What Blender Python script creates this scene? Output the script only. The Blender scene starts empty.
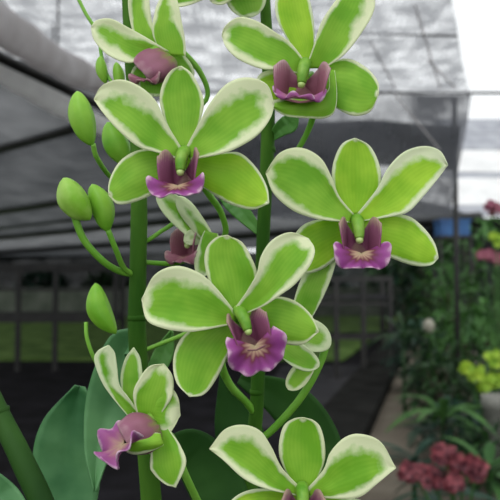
import bpy, bmesh, math, random
from mathutils import Vector, Matrix, noise
random.seed(7)
S = bpy.context.scene
COL = S.collection
PI = math.pi

# ------------------------------------------------------------------ camera
FPX = 700.0
CAMZ = 1.1
HORIZON = 285.0
PITCH = math.atan((HORIZON - 250) / FPX)
cd = bpy.data.cameras.new('camera')
cam = bpy.data.objects.new('camera', cd)
COL.objects.link(cam)
cam.location = (0, 0, CAMZ)
cam.rotation_euler = (PI / 2 + PITCH, 0, 0)
cd.sensor_width = 36
cd.lens = 36 * FPX / 500
cd.clip_start = 0.01
cd.clip_end = 300
cd.dof.use_dof = True
cd.dof.focus_distance = 0.262
cd.dof.aperture_fstop = 22
S.camera = cam

# ------------------------------------------------------------------ world, sun, exposure
w = bpy.data.worlds.new('overcast_sky')
S.world = w
w.use_nodes = True
bgn = w.node_tree.nodes['Background']
bgn.inputs[0].default_value = (0.95, 0.98, 1.0, 1)
bgn.inputs[1].default_value = 1.15
sd = bpy.data.lights.new('soft_sun', 'SUN')
sd.energy = 1.3
sd.angle = math.radians(40)
sun = bpy.data.objects.new('soft_sun', sd)
COL.objects.link(sun)
sun.rotation_euler = (math.radians(38), 0, math.radians(-25))
S.view_settings.view_transform = 'Standard'
S.view_settings.look = 'None'
S.view_settings.gamma = 1
S.view_settings.exposure = 0.0

# ------------------------------------------------------------------ helpers
def ray(px, py):
    d = Vector(((px - 250) / FPX, 1, (250 - py) / FPX))
    d.rotate(Matrix.Rotation(PITCH, 3, 'X'))
    return d

def at(px, py, Y):
    d = ray(px, py)
    return Vector((0, 0, CAMZ)) + d * (Y / d.y)

def ground(px, py, z=0.0):
    d = ray(px, py)
    return Vector((0, 0, CAMZ)) + d * ((z - CAMZ) / d.z)

def tag(o, label=None, cat=None, group=None, kind=None):
    if label: o['label'] = label
    if cat: o['category'] = cat
    if group: o['group'] = group
    if kind: o['kind'] = kind
    return o

def link(name, bm, mat, parent=None, smooth=True, recalc=False):
    me = bpy.data.meshes.new(name)
    if recalc:
        bmesh.ops.recalc_face_normals(bm, faces=bm.faces)
    bm.to_mesh(me)
    bm.free()
    if smooth:
        for p in me.polygons: p.use_smooth = True
    me.materials.append(mat)
    o = bpy.data.objects.new(name, me)
    COL.objects.link(o)
    if parent:
        o.parent = parent
        o.matrix_parent_inverse = Matrix.Identity(4)
        off = Vector(parent['_w']) if '_w' in parent else Vector((0, 0, 0))
        if off.length:
            me.transform(Matrix.Translation(-off))
    return o

def thing(name, loc, label, cat, group=None):
    o = bpy.data.objects.new(name, None)
    o.empty_display_size = 0.02
    COL.objects.link(o)
    o.location = loc
    o['_w'] = tuple(loc)
    return tag(o, label, cat, group)

def crom(pts, n):
    """catmull-rom through tuples of any length"""
    out = []
    P = [tuple(2 * a - b for a, b in zip(pts[0], pts[1]))] + list(pts) + [tuple(2 * a - b for a, b in zip(pts[-1], pts[-2]))]
    for i in range(1, len(P) - 2):
        for k in range(n):
            t = k / n
            out.append(tuple(0.5 * (2 * b + (c - a) * t + (2 * a - 5 * b + 4 * c - d) * t * t + (3 * b - a - 3 * c + d) * t ** 3)
                             for a, b, c, d in zip(P[i - 1], P[i], P[i + 1], P[i + 2])))
    out.append(tuple(pts[-1]))
    return out

def add_tube(bm, pts, radii, seg=10, cap=True, squash=None):
    pts = [Vector(p) for p in pts]
    rings = []
    nrm = None
    for i, p in enumerate(pts):
        a = pts[max(i - 1, 0)]; b = pts[min(i + 1, len(pts) - 1)]
        t = (b - a).normalized()
        if nrm is None:
            nrm = t.orthogonal().normalized()
        nrm = (nrm - t * nrm.dot(t)).normalized()
        bn = t.cross(nrm)
        r = radii[i] if isinstance(radii, (list, tuple)) else radii
        ring = []
        for k in range(seg):
            an = 2 * PI * k / seg
            ring.append(bm.verts.new(p + nrm * math.cos(an) * r + bn * math.sin(an) * r))
        rings.append(ring)
    for i in range(len(rings) - 1):
        for k in range(seg):
            bm.faces.new((rings[i][k], rings[i][(k + 1) % seg], rings[i + 1][(k + 1) % seg], rings[i + 1][k]))
    if cap:
        bm.faces.new(list(reversed(rings[0])))
        bm.faces.new(rings[-1])
    return bm

def tube(pts, radii, seg=10, n=6):
    """smooth tube through (x,y,z) pts"""
    if not isinstance(radii, (list, tuple)): radii = [radii] * len(pts)
    q = crom([tuple(p) + (r,) for p, r in zip(pts, radii)], n)
    return add_tube(bmesh.new(), [Vector(a[:3]) for a in q], [max(a[3], 1e-5) for a in q], seg)

def add_box(bm, lo, hi, rot=None, org=None):
    vs = []
    for x in (lo[0], hi[0]):
        for y in (lo[1], hi[1]):
            for z in (lo[2], hi[2]):
                v = Vector((x, y, z))
                if rot is not None: v = rot @ v
                if org is not None: v = v + org
                vs.append(bm.verts.new(v))
    for f in ((0, 1, 3, 2), (4, 6, 7, 5), (0, 4, 5, 1), (2, 3, 7, 6), (0, 2, 6, 4), (1, 5, 7, 3)):
        bm.faces.new([vs[i] for i in f])
    return bm

# ------------------------------------------------------------------ materials
def newmat(name):
    m = bpy.data.materials.new(name)
    m.use_nodes = True
    nt = m.node_tree
    nt.nodes.clear()
    return m, nt

def N(nt, t, **kw):
    n = nt.nodes.new(t)
    for k, v in kw.items(): setattr(n, k, v)
    return n

def ramp(nt, stops, src=None):
    r = N(nt, 'ShaderNodeValToRGB')
    el = r.color_ramp.elements
    el[0].position, el[0].color = stops[0][0], (*stops[0][1], 1)
    el[1].position, el[1].color = stops[-1][0], (*stops[-1][1], 1)
    for p, c in stops[1:-1]:
        e = el.new(p); e.color = (*c, 1)
    if src is not None: nt.links.new(src, r.inputs[0])
    return r

def noisemat(name, c1, c2, scale=8, rough=0.8, bump=0.0, transl=0.0, stretch=(1, 1, 1), detail=4, spec=0.5, lo=.35, hi=.65):
    m, nt = newmat(name)
    tc = N(nt, 'ShaderNodeTexCoord')
    mp = N(nt, 'ShaderNodeMapping'); mp.inputs['Scale'].default_value = stretch
    nt.links.new(tc.outputs['Object'], mp.inputs[0])
    no = N(nt, 'ShaderNodeTexNoise'); no.inputs['Scale'].default_value = scale; no.inputs['Detail'].default_value = detail
    nt.links.new(mp.outputs[0], no.inputs['Vector'])
    r = ramp(nt, [(lo, c1), (hi, c2)], no.outputs[0])
    b = N(nt, 'ShaderNodeBsdfPrincipled')
    b.inputs['Roughness'].default_value = rough
    b.inputs['Specular IOR Level'].default_value = spec
    nt.links.new(r.outputs[0], b.inputs['Base Color'])
    if bump:
        bp = N(nt, 'ShaderNodeBump'); bp.inputs['Strength'].default_value = bump
        bp.inputs['Distance'].default_value = 0.02
        nt.links.new(no.outputs[0], bp.inputs['Height']); nt.links.new(bp.outputs[0], b.inputs['Normal'])
    out = N(nt, 'ShaderNodeOutputMaterial')
    if transl:
        t = N(nt, 'ShaderNodeBsdfTranslucent'); nt.links.new(r.outputs[0], t.inputs[0])
        mx = N(nt, 'ShaderNodeMixShader'); mx.inputs[0].default_value = transl
        nt.links.new(b.outputs[0], mx.inputs[1]); nt.links.new(t.outputs[0], mx.inputs[2])
        nt.links.new(mx.outputs[0], out.inputs[0])
    else:
        nt.links.new(b.outputs[0], out.inputs[0])
    return m

def petalmat(name, green, yellow, cream, transl=0.34):
    """variegated tepal: attribute pc = (edge distance / margin width, across, along)"""
    m, nt = newmat(name)
    at_ = N(nt, 'ShaderNodeAttribute', attribute_name='pc')
    sx = N(nt, 'ShaderNodeSeparateColor'); nt.links.new(at_.outputs['Color'], sx.inputs[0])
    tc = N(nt, 'ShaderNodeTexCoord')
    no = N(nt, 'ShaderNodeTexNoise'); no.inputs['Scale'].default_value = 260; no.inputs['Detail'].default_value = 3
    nt.links.new(tc.outputs['Object'], no.inputs['Vector'])
    # edge + noise
    ma = N(nt, 'ShaderNodeMath', operation='MULTIPLY_ADD'); ma.inputs[1].default_value = 0.5; ma.inputs[2].default_value = -0.25
    nt.links.new(no.outputs[0], ma.inputs[0])
    ad = N(nt, 'ShaderNodeMath', operation='ADD'); nt.links.new(ma.outputs[0], ad.inputs[0]); nt.links.new(sx.outputs[0], ad.inputs[1])
    er = ramp(nt, [(0.30, (0, 0, 0)), (0.60, (1, 1, 1))], ad.outputs[0])
    # veins across
    vm = N(nt, 'ShaderNodeMath', operation='MULTIPLY'); vm.inputs[1].default_value = 75
    nt.links.new(sx.outputs[1], vm.inputs[0])
    sn = N(nt, 'ShaderNodeMath', operation='SINE'); nt.links.new(vm.outputs[0], sn.inputs[0])
    n2 = N(nt, 'ShaderNodeTexNoise'); n2.inputs['Scale'].default_value = 90
    nt.links.new(tc.outputs['Object'], n2.inputs['Vector'])
    vv = N(nt, 'ShaderNodeMath', operation='MULTIPLY_ADD'); vv.inputs[1].default_value = 0.03
    nt.links.new(sn.outputs[0], vv.inputs[0]); nt.links.new(n2.outputs[0], vv.inputs[2])
    gr = ramp(nt, [(0.35, green), (0.68, yellow)], vv.outputs[0])
    mx = N(nt, 'ShaderNodeMix', data_type='RGBA')
    nt.links.new(er.outputs[0], mx.inputs[0])
    mx.inputs[6].default_value = (*cream, 1)
    nt.links.new(gr.outputs[0], mx.inputs[7])
    b = N(nt, 'ShaderNodeBsdfPrincipled'); b.inputs['Roughness'].default_value = 0.5
    b.inputs['Specular IOR Level'].default_value = 0.3
    nt.links.new(mx.outputs[2], b.inputs['Base Color'])
    t = N(nt, 'ShaderNodeBsdfTranslucent'); nt.links.new(mx.outputs[2], t.inputs[0])
    ms = N(nt, 'ShaderNodeMixShader'); ms.inputs[0].default_value = transl
    nt.links.new(b.outputs[0], ms.inputs[1]); nt.links.new(t.outputs[0], ms.inputs[2])
    bp = N(nt, 'ShaderNodeBump'); bp.inputs['Strength'].default_value = 0.25; bp.inputs['Distance'].default_value = 0.0006
    nt.links.new(vv.outputs[0], bp.inputs['Height']); nt.links.new(bp.outputs[0], b.inputs['Normal'])
    out = N(nt, 'ShaderNodeOutputMaterial'); nt.links.new(ms.outputs[0], out.inputs[0])
    return m

def lipmat(name, stops):
    """attribute lc.r : 0 throat .. 1 outer edge"""
    m, nt = newmat(name)
    at_ = N(nt, 'ShaderNodeAttribute', attribute_name='pc')
    sx = N(nt, 'ShaderNodeSeparateColor'); nt.links.new(at_.outputs['Color'], sx.inputs[0])
    tc = N(nt, 'ShaderNodeTexCoord')
    no = N(nt, 'ShaderNodeTexNoise'); no.inputs['Scale'].default_value = 350; no.inputs['Detail'].default_value = 3
    nt.links.new(tc.outputs['Object'], no.inputs['Vector'])
    ma = N(nt, 'ShaderNodeMath', operation='MULTIPLY_ADD'); ma.inputs[1].default_value = 0.24; ma.inputs[2].default_value = -0.12
    nt.links.new(no.outputs[0], ma.inputs[0])
    # radial veins
    vm = N(nt, 'ShaderNodeMath', operation='MULTIPLY'); vm.inputs[1].default_value = 60
    nt.links.new(sx.outputs[1], vm.inputs[0])
    sn = N(nt, 'ShaderNodeMath', operation='SINE'); nt.links.new(vm.outputs[0], sn.inputs[0])
    v2 = N(nt, 'ShaderNodeMath', operation='MULTIPLY_ADD'); v2.inputs[1].default_value = 0.05
    nt.links.new(sn.outputs[0], v2.inputs[0]); nt.links.new(ma.outputs[0], v2.inputs[2])
    ad = N(nt, 'ShaderNodeMath', operation='ADD'); nt.links.new(v2.outputs[0], ad.inputs[0]); nt.links.new(sx.outputs[0], ad.inputs[1])
    r = ramp(nt, stops, ad.outputs[0])
    b = N(nt, 'ShaderNodeBsdfPrincipled'); b.inputs['Roughness'].default_value = 0.55
    b.inputs['Specular IOR Level'].default_value = 0.3
    nt.links.new(r.outputs[0], b.inputs['Base Color'])
    t = N(nt, 'ShaderNodeBsdfTranslucent'); nt.links.new(r.outputs[0], t.inputs[0])
    ms = N(nt, 'ShaderNodeMixShader'); ms.inputs[0].default_value = 0.25
    nt.links.new(b.outputs[0], ms.inputs[1]); nt.links.new(t.outputs[0], ms.inputs[2])
    out = N(nt, 'ShaderNodeOutputMaterial'); nt.links.new(ms.outputs[0], out.inputs[0])
    return m

def netmat(name, lo, hi, color, scale=1.2, stretch=(1, 1, 1), weave=60, p0=.35, p1=.7, transl=.5):
    """shade net: real see-through weave; opacity varies between lo and hi"""
    m, nt = newmat(name)
    tc = N(nt, 'ShaderNodeTexCoord')
    mp = N(nt, 'ShaderNodeMapping'); mp.inputs['Scale'].default_value = stretch
    nt.links.new(tc.outputs['Object'], mp.inputs[0])
    no = N(nt, 'ShaderNodeTexNoise'); no.inputs['Scale'].default_value = scale; no.inputs['Detail'].default_value = 6
    no.inputs['Roughness'].default_value = 0.62
    nt.links.new(mp.outputs[0], no.inputs['Vector'])
    wv = N(nt, 'ShaderNodeTexWave'); wv.inputs['Scale'].default_value = weave; wv.inputs['Distortion'].default_value = 3
    wv.bands_direction = 'X'
    nt.links.new(tc.outputs['Object'], wv.inputs['Vector'])
    ad = N(nt, 'ShaderNodeMath', operation='MULTIPLY_ADD'); ad.inputs[1].default_value = 0.06
    nt.links.new(wv.outputs['Fac'], ad.inputs[0]); nt.links.new(no.outputs[0], ad.inputs[2])
    mr = N(nt, 'ShaderNodeMapRange'); mr.inputs[1].default_value = p0; mr.inputs[2].default_value = p1
    mr.inputs[3].default_value = lo; mr.inputs[4].default_value = hi
    nt.links.new(ad.outputs[0], mr.inputs[0])
    tr = N(nt, 'ShaderNodeBsdfTransparent')
    df = N(nt, 'ShaderNodeBsdfDiffuse'); df.inputs[0].default_value = (*color, 1)
    tl = N(nt, 'ShaderNodeBsdfTranslucent'); tl.inputs[0].default_value = (*color, 1)
    m1 = N(nt, 'ShaderNodeMixShader'); m1.inputs[0].default_value = transl
    nt.links.new(df.outputs[0], m1.inputs[1]); nt.links.new(tl.outputs[0], m1.inputs[2])
    m2 = N(nt, 'ShaderNodeMixShader')
    nt.links.new(mr.outputs[0], m2.inputs[0]); nt.links.new(tr.outputs[0], m2.inputs[1]); nt.links.new(m1.outputs[0], m2.inputs[2])
    out = N(nt, 'ShaderNodeOutputMaterial'); nt.links.new(m2.outputs[0], out.inputs[0])
    return m

CREAM = (0.80, 0.85, 0.56)
M = {}
M['petal'] = petalmat('petal_green', (0.19, 0.47, 0.022), (0.32, 0.60, 0.05), CREAM)
M['petaly'] = petalmat('petal_yellow_green', (0.27, 0.56, 0.018), (0.44, 0.70, 0.045), (0.80, 0.86, 0.60))
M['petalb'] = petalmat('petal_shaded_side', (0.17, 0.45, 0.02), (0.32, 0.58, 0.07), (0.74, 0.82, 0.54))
M['bud'] = noisemat('bud_green', (0.12, 0.36, 0.015), (0.26, 0.52, 0.05), 60, 0.45, transl=.15, spec=.3)
M['budp'] = noisemat('bud_pale', (0.20, 0.45, 0.025), (0.40, 0.60, 0.14), 70, 0.45, transl=.15, spec=.3)
M['pedicel'] = noisemat('pedicel', (0.14, 0.38, 0.03), (0.22, 0.48, 0.06), 50, 0.45, transl=.1, spec=.3)
M['stem'] = noisemat('stem', (0.022, 0.080, 0.006), (0.065, 0.165, 0.016), 60, 0.75, stretch=(1, 1, .25), spec=.12)
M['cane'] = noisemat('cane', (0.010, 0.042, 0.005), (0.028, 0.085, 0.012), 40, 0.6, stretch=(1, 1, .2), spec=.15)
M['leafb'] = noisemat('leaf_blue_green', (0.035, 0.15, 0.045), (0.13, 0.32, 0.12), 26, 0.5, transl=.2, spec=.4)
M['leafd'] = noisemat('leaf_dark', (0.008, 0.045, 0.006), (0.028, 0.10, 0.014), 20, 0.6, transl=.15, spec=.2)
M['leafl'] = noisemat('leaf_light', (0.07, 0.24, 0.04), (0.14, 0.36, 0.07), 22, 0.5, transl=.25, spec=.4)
M['column'] = noisemat('column_green', (0.10, 0.30, 0.015), (0.24, 0.44, 0.06), 200, 0.45, transl=.15, spec=.3)
M['cap'] = noisemat('anther_cap', (0.35, 0.52, 0.12), (0.50, 0.62, 0.25), 200, 0.4)
MAU = (0.25, 0.055, 0.12)
M['lip'] = lipmat('lip_purple', [(0.0, (0.42, 0.36, 0.20)), (0.18, (0.46, 0.30, 0.20)), (0.42, (0.15, 0.025, 0.05)), (0.52, (0.19, 0.03, 0.13)),
                                 (0.76, (0.30, 0.055, 0.26)), (0.88, (0.36, 0.10, 0.31)), (1.0, (0.75, 0.50, 0.64))])
M['lipwall'] = lipmat('lip_side_lobe', [(0.0, (0.30, 0.20, 0.14)), (0.4, (0.22, 0.06, 0.12)), (0.8, (0.26, 0.08, 0.16)), (1.0, (0.42, 0.30, 0.22))])
M['lippink'] = lipmat('lip_dusky', [(0.0, (0.34, 0.18, 0.16)), (0.35, (0.27, 0.085, 0.13)), (0.8, (0.36, 0.14, 0.20)), (1.0, (0.50, 0.33, 0.33))])
M['liphood'] = lipmat('lip_hood', [(0.0, (0.16, 0.32, 0.04)), (0.22, (0.24, 0.20, 0.08)), (0.42, (0.27, 0.11, 0.14)), (0.8, (0.34, 0.13, 0.20)), (1.0, (0.50, 0.30, 0.34))])
M['lippale'] = lipmat('lip_dusky_pale', [(0.0, (0.52, 0.42, 0.24)), (0.25, (0.45, 0.25, 0.22)), (0.65, (0.34, 0.09, 0.24)), (0.88, (0.36, 0.10, 0.30)), (1.0, (0.65, 0.45, 0.56))])

# background materials
M['net_light'] = netmat('shade_net_light', 0.28, 0.93, (0.44, 0.45, 0.47), 5.5, (1, 1, 1), 8, p0=.40, p1=.62)
M['net_curtain'] = netmat('shade_net_curtain', 0.5, .97, (0.15, 0.155, 0.17), 2.2, (1, 1, 1), 8, p0=.38, p1=.6)
M['net_double'] = netmat('shade_net_double', 0.92, 1.0, (0.03, 0.033, 0.035), 2.5, (1, 1, 1), 8)
M['net_dark'] = netmat('shade_net_dark', 0.93, 0.99, (0.06, 0.064, 0.068), 1.6, (1, .5, 1), 8)
M['net_mid'] = netmat('shade_net_mid', 0.88, 0.97, (0.09, 0.094, 0.098), 1.6, (1, .5, 1), 8)
M['net_wall'] = netmat('shade_net_wall', 0.96, 1.0, (0.02, 0.023, 0.022), 1.2)
M['cloth'] = noisemat('rolled_cloth', (0.62, 0.59, 0.58), (0.80, 0.78, 0.78), 6, 0.9, transl=.55, bump=.3)
M['clothw'] = noisemat('rolled_cloth_white', (0.80, 0.79, 0.78), (0.90, 0.90, 0.88), 6, 0.9, transl=.6, bump=.3)
M['darkmetal'] = noisemat('dark_metal', (0.012, 0.012, 0.012), (0.03, 0.028, 0.025), 12, 0.6)
M['greymetal'] = noisemat('grey_metal', (0.05, 0.055, 0.055), (0.09, 0.09, 0.09), 12, 0.6)
M['wire'] = noisemat('wire', (0.04, 0.04, 0.045), (0.08, 0.08, 0.08), 12, 0.6)
M['soil'] = noisemat('ground_mat', (0.006, 0.0055, 0.006), (0.016, 0.015, 0.018), 3, 0.95, bump=.3, spec=.08)
M['path'] = noisemat('path', (0.13, 0.11, 0.085), (0.19, 0.165, 0.13), 3, 0.95, bump=.2, spec=.08)
M['slab'] = noisemat('slab', (0.035, 0.035, 0.038), (0.06, 0.058, 0.06), 2, 0.95, spec=.08)
M['curb'] = noisemat('curb', (0.008, 0.008, 0.007), (0.02, 0.02, 0.018), 4, 0.95, spec=.08)
M['grass'] = noisemat('grass', (0.07, 0.14, 0.03), (0.19, 0.31, 0.08), 2.2, 0.95, detail=8, spec=.08)
M['palewall'] = noisemat('pale_wall', (0.13, 0.15, 0.12), (0.24, 0.26, 0.22), 2, 0.95, spec=.08)
M['white'] = noisemat('white_panel', (0.75, 0.75, 0.74), (0.88, 0.88, 0.87), 2, 0.7, transl=.2)
M['greyp'] = noisemat('grey_panel', (0.26, 0.27, 0.30), (0.36, 0.37, 0.40), 2, 0.8)
M['blue'] = noisemat('blue_plastic', (0.02, 0.08, 0.22), (0.03, 0.12, 0.30), 6, 0.5)
M['fol1'] = noisemat('foliage_dark', (0.010, 0.035, 0.010), (0.030, 0.085, 0.020), 5, 0.6, transl=.2, spec=.3)
M['fol2'] = noisemat('foliage_mid', (0.03, 0.10, 0.022), (0.09, 0.22, 0.05), 5, 0.6, transl=.25, spec=.3)
M['fol3'] = noisemat('foliage_blue', (0.010, 0.035, 0.022), (0.03, 0.085, 0.05), 5, 0.6, transl=.2, spec=.3)
M['lime'] = noisemat('lime_blossom', (0.22, 0.42, 0.02), (0.45, 0.62, 0.05), 20, 0.6, transl=.3)
M['red'] = noisemat('red_blossom', (0.07, 0.008, 0.018), (0.42, 0.10, 0.12), 40, 0.6, transl=.25, lo=.4, hi=.68)
M['pink'] = noisemat('pink_blossom', (0.28, 0.07, 0.12), (0.42, 0.14, 0.18), 20, 0.6, transl=.25)
M['palepot'] = noisemat('pale_pot', (0.15, 0.15, 0.13), (0.26, 0.26, 0.23), 12, 0.8)
M['palebud'] = noisemat('pale_bud', (0.30, 0.28, 0.22), (0.42, 0.40, 0.32), 20, 0.8)
M['bark'] = noisemat('bark', (0.03, 0.022, 0.015), (0.06, 0.045, 0.03), 20, 0.9)

# ------------------------------------------------------------------ ground and structure
def sheet(name, quad, mat, nx=24, ny=24, sag=0.0, kind='structure', wob=0.0):
    """bilinear patch of four corners, sagging like cloth between them"""
    a, b, c, d = [Vector(q) for q in quad]
    bm = bmesh.new()
    g = []
    for j in range(ny + 1):
        v = j / ny
        row = []
        for i in range(nx + 1):
            u = i / nx
            p = a.lerp(b, u).lerp(d.lerp(c, u), v)
            p.z -= sag * 16 * u * (1 - u) * v * (1 - v)
            if wob:
                p += Vector((0, noise.noise(p * 1.3) * wob, noise.noise(p * 1.1 + Vector((7, 3, 1))) * wob))
            row.append(bm.verts.new(p))
        g.append(row)
    for j in range(ny):
        for i in range(nx):
            bm.faces.new((g[j][i], g[j][i + 1], g[j + 1][i + 1], g[j + 1][i]))
    return tag(link(name, bm, mat), kind=kind)

bm = bmesh.new(); add_box(bm, (-30, -3, -0.2), (30, 60, 0.0))
tag(link('floor', bm, M['soil'], smooth=False), kind='structure')

def slab(name, pts, z0, z1, mat, kind='structure'):
    bm = bmesh.new()
    lo = [bm.verts.new((x, y, z0)) for x, y in pts]
    hi = [bm.verts.new((x, y, z1)) for x, y in pts]
    n = len(pts)
    bm.faces.new(hi); bm.faces.new(list(reversed(lo)))
    for i in range(n):
        bm.faces.new((lo[i], lo[(i + 1) % n], hi[(i + 1) % n], hi[i]))
    return tag(link(name, bm, mat, smooth=False, recalc=True), kind=kind)

K = 0.264   # path direction dx/dy
def onpath(y, off): return (0.79 + K * (y - 4.8) + off, y)
slab('path', [onpath(2.2, 0), onpath(2.2, 1.5), onpath(16, .9), onpath(16, 0)], 0, 0.03, M['path'])
slab('trim_1', [onpath(2.2, -0.42), onpath(2.2, 0), onpath(16, 0), onpath(16, -0.42)], 0, 0.14, M['curb'])
slab('paved_strip', [onpath(5.4, -1.0), onpath(5.4, -0.421), onpath(9.5, -0.421), onpath(9.5, -1.6)], 0, 0.02, M['slab'])
slab('lawn', [(-14, 10.2), (1.35, 10.2), (5.2, 23.9), (-14, 23.9)], 0, 0.04, M['grass'])
slab('wall_back', [(-14, 24), (6.0, 24), (6.0, 24.3), (-14, 24.3)], 0, 1.02, M['palewall'])

RZ = 2.6
# near roof net (light, see-through)
DX, DY = -0.72, 0.69     # direction of the cross cables
def cable_pt(anchor, s): return (anchor[0] + DX * s, anchor[1] + DY * s)
# cable anchors = where each cable passes
C1 = (-1.49, 6.35); C2 = (-1.85, 10.9); C3 = (-3.2, 17.2); C4 = (-5.0, 25.0)
def strip(A, B, mat, s0, s1, z=RZ, sag=.05, s2=None):
    a = cable_pt(A, s0); b = cable_pt(A, s1); c = cable_pt(B, s1 * 1.2); d = cable_pt(B, s0 if s2 is None else s2)
    return sheet('ceiling', [(*a, z), (*b, z), (*c, z), (*d, z)], mat, 30, 16, sag=sag, wob=0.03)
sheet('ceiling', [(-5.5, 1.6, RZ), (0.31, 1.6, RZ), (1.72, 5.4, RZ), (-0.5, 5.4, RZ)], M['net_light'], 40, 24, sag=.06, wob=.05)
sheet('ceiling', [(-5.5, 1.6, RZ), (-0.5, 5.4, RZ), (C1[0]+.5, C1[1]-.483, RZ), (-7.97, 12.56, RZ)], M['net_mid'], 30, 20, sag=.05, wob=.03)
strip(C1, C2, M['net_dark'], -.7, 9, s2=-4)
strip(C2, C3, M['net_dark'], -4, 14, s2=-8)
strip(C3, C4, M['net_mid'], -8, 22, s2=-14)
C5 = (-7.0, 36.0)
strip(C4, C5, M['net_dark'], -14, 26, s2=-20)
sheet('wall_net', [(-34, 35, 0), (12, 35, 0), (12, 35, 2.75), (-34, 35, 2.75)], M['net_wall'], 20, 6)

# cables
def cable(p, q, r=0.03, mat='darkmetal', kind='structure', name='trim_2', sag=0):
    p = Vector(p); q = Vector(q)
    m = (p + q) / 2; m.z -= sag
    return tag(link(name, tube([p, m, q], r, 6, 6), M[mat]), kind=kind)
for A, s1, r, s0 in ((C1, 9, .05, -.7), (C2, 14, .075, -4), (C3, 22, .10, -8), (C4, 26, .14, -14)):
    a = cable_pt(A, s0); b = cable_pt(A, s1)
    cable((*a, RZ - .03), (*b, RZ - .03), r)
# intermediate cable
a = cable_pt((-1.9, 13.6), -5.5); b = cable_pt((-1.9, 13.6), 16)
cable((*a, RZ - .03), (*b, RZ - .03), .06)

# rear curtain net hanging from the roof edge
CY = 5.4
zb = at(400, 216, CY).z
zt2 = at(400, 122, CY + .1).z
zm2 = at(400, 168, CY + .1).z
sheet('wall_net', [(at(225, 90, CY).x, CY, RZ), (at(472, 90, CY).x, CY, RZ), (at(450, 216, CY).x, CY, zb), (at(225, 216, CY).x, CY, zb)],
      M['net_curtain'], 40, 24, wob=.06)
sheet('wall_net', [(at(150, 126, CY).x, CY + .12, zt2), (at(466, 126, CY).x, CY + .12, zt2), (at(460, 168, CY).x, CY + .12, zm2), (at(150, 168, CY).x, CY + .12, zm2)],
      M['net_double'], 40, 24, wob=.06)
cable((-1.0, CY - .03, RZ), (4.5, CY - .03, RZ - .02), .011, 'wire')
cable((at(250, 30, 4.0).x, at(250, 30, 4.0).y, RZ - .02), (at(457, 25, 4.1).x, 4.1, RZ - .02), .008, 'wire')
# thin tie strings on the curtain and the roof net
for (p, q) in (((395, 95), (440, 150)), ((370, 40), (395, 90)), ((415, 5), (440, 90)), ((428, 60), (455, 130))):
    P = at(*p, CY - .05); Q = at(*q, CY - .05)
    if p[1] < 88:
        P = ground(p[0], p[1], RZ - .03)
        Q = ground(q[0], min(q[1], 88), RZ - .03)
    cable(P, Q, .006, 'cloth')
# post at the curtain's right edge
bm = bmesh.new(); add_tube(bm, [(at(459, 200, CY).x + .02, CY + .16, 0), (at(459, 200, CY).x + .02, CY + .16, RZ)], .022, 8)
tag(link('support_post', bm, M['darkmetal']), 'thin dark support post at the right edge of the hanging shade net', 'post')

# ------------------------------------------------------------------ rolled shade cloth bars (upper left)
def roll(p, q, r, mat, label, seed, squash=1.3):
    p = Vector(p); q = Vector(q)
    root = thing('rolled_shade_cloth', p, label, 'cloth roll', 'rolled shade cloths under the net roof')
    n = 26
    bm = bmesh.new()
    pts = []; rad = []
    for i in range(n + 1):
        t = i / n
        c = p.lerp(q, t)
        c.z -= .03 * math.sin(PI * t) - .006 * noise.noise(Vector((t * 9, seed, 0)))
        pts.append(c); rad.append(r * (1 + .16 * noise.noise(Vector((t * 7, seed, 4)))) * (1 - .3 * t))
    add_tube(bm, pts, rad, 16)
    for v in bm.verts:
        v.co += Vector(noise.noise_vector(v.co * 9)) * r * .13
        k = min(range(len(pts)), key=lambda i: (pts[i] - v.co).length_squared)
        v.co.z = pts[k].z + (v.co.z - pts[k].z) * squash
    link('cloth_body', bm, mat, root)
    for t in (.1, .5, .9):
        c = p.lerp(q, t)
        link('hanger', tube([c + Vector((0, 0, r * .5)), Vector((c.x, c.y, (c.z + RZ) / 2)), Vector((c.x, c.y, RZ - .02))], .006, 6, 3), M['wire'], root)
    return root
roll(at(-40, -2, 2.5), at(116, 90, 4.2), .072, M['cloth'], 'thick grey rolled shade cloth slanting under the roof, upper of the two', 1)
cable(at(-60, 28, 2.75), at(112, 112, 4.3), .028)  # no real cable: dark bar added as the shaded gap between the rolls
roll(at(-40, 40, 3.0), at(112, 130, 4.7), .062, M['clothw'], 'pale rolled shade cloth slanting below the thicker grey roll', 5)

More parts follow.
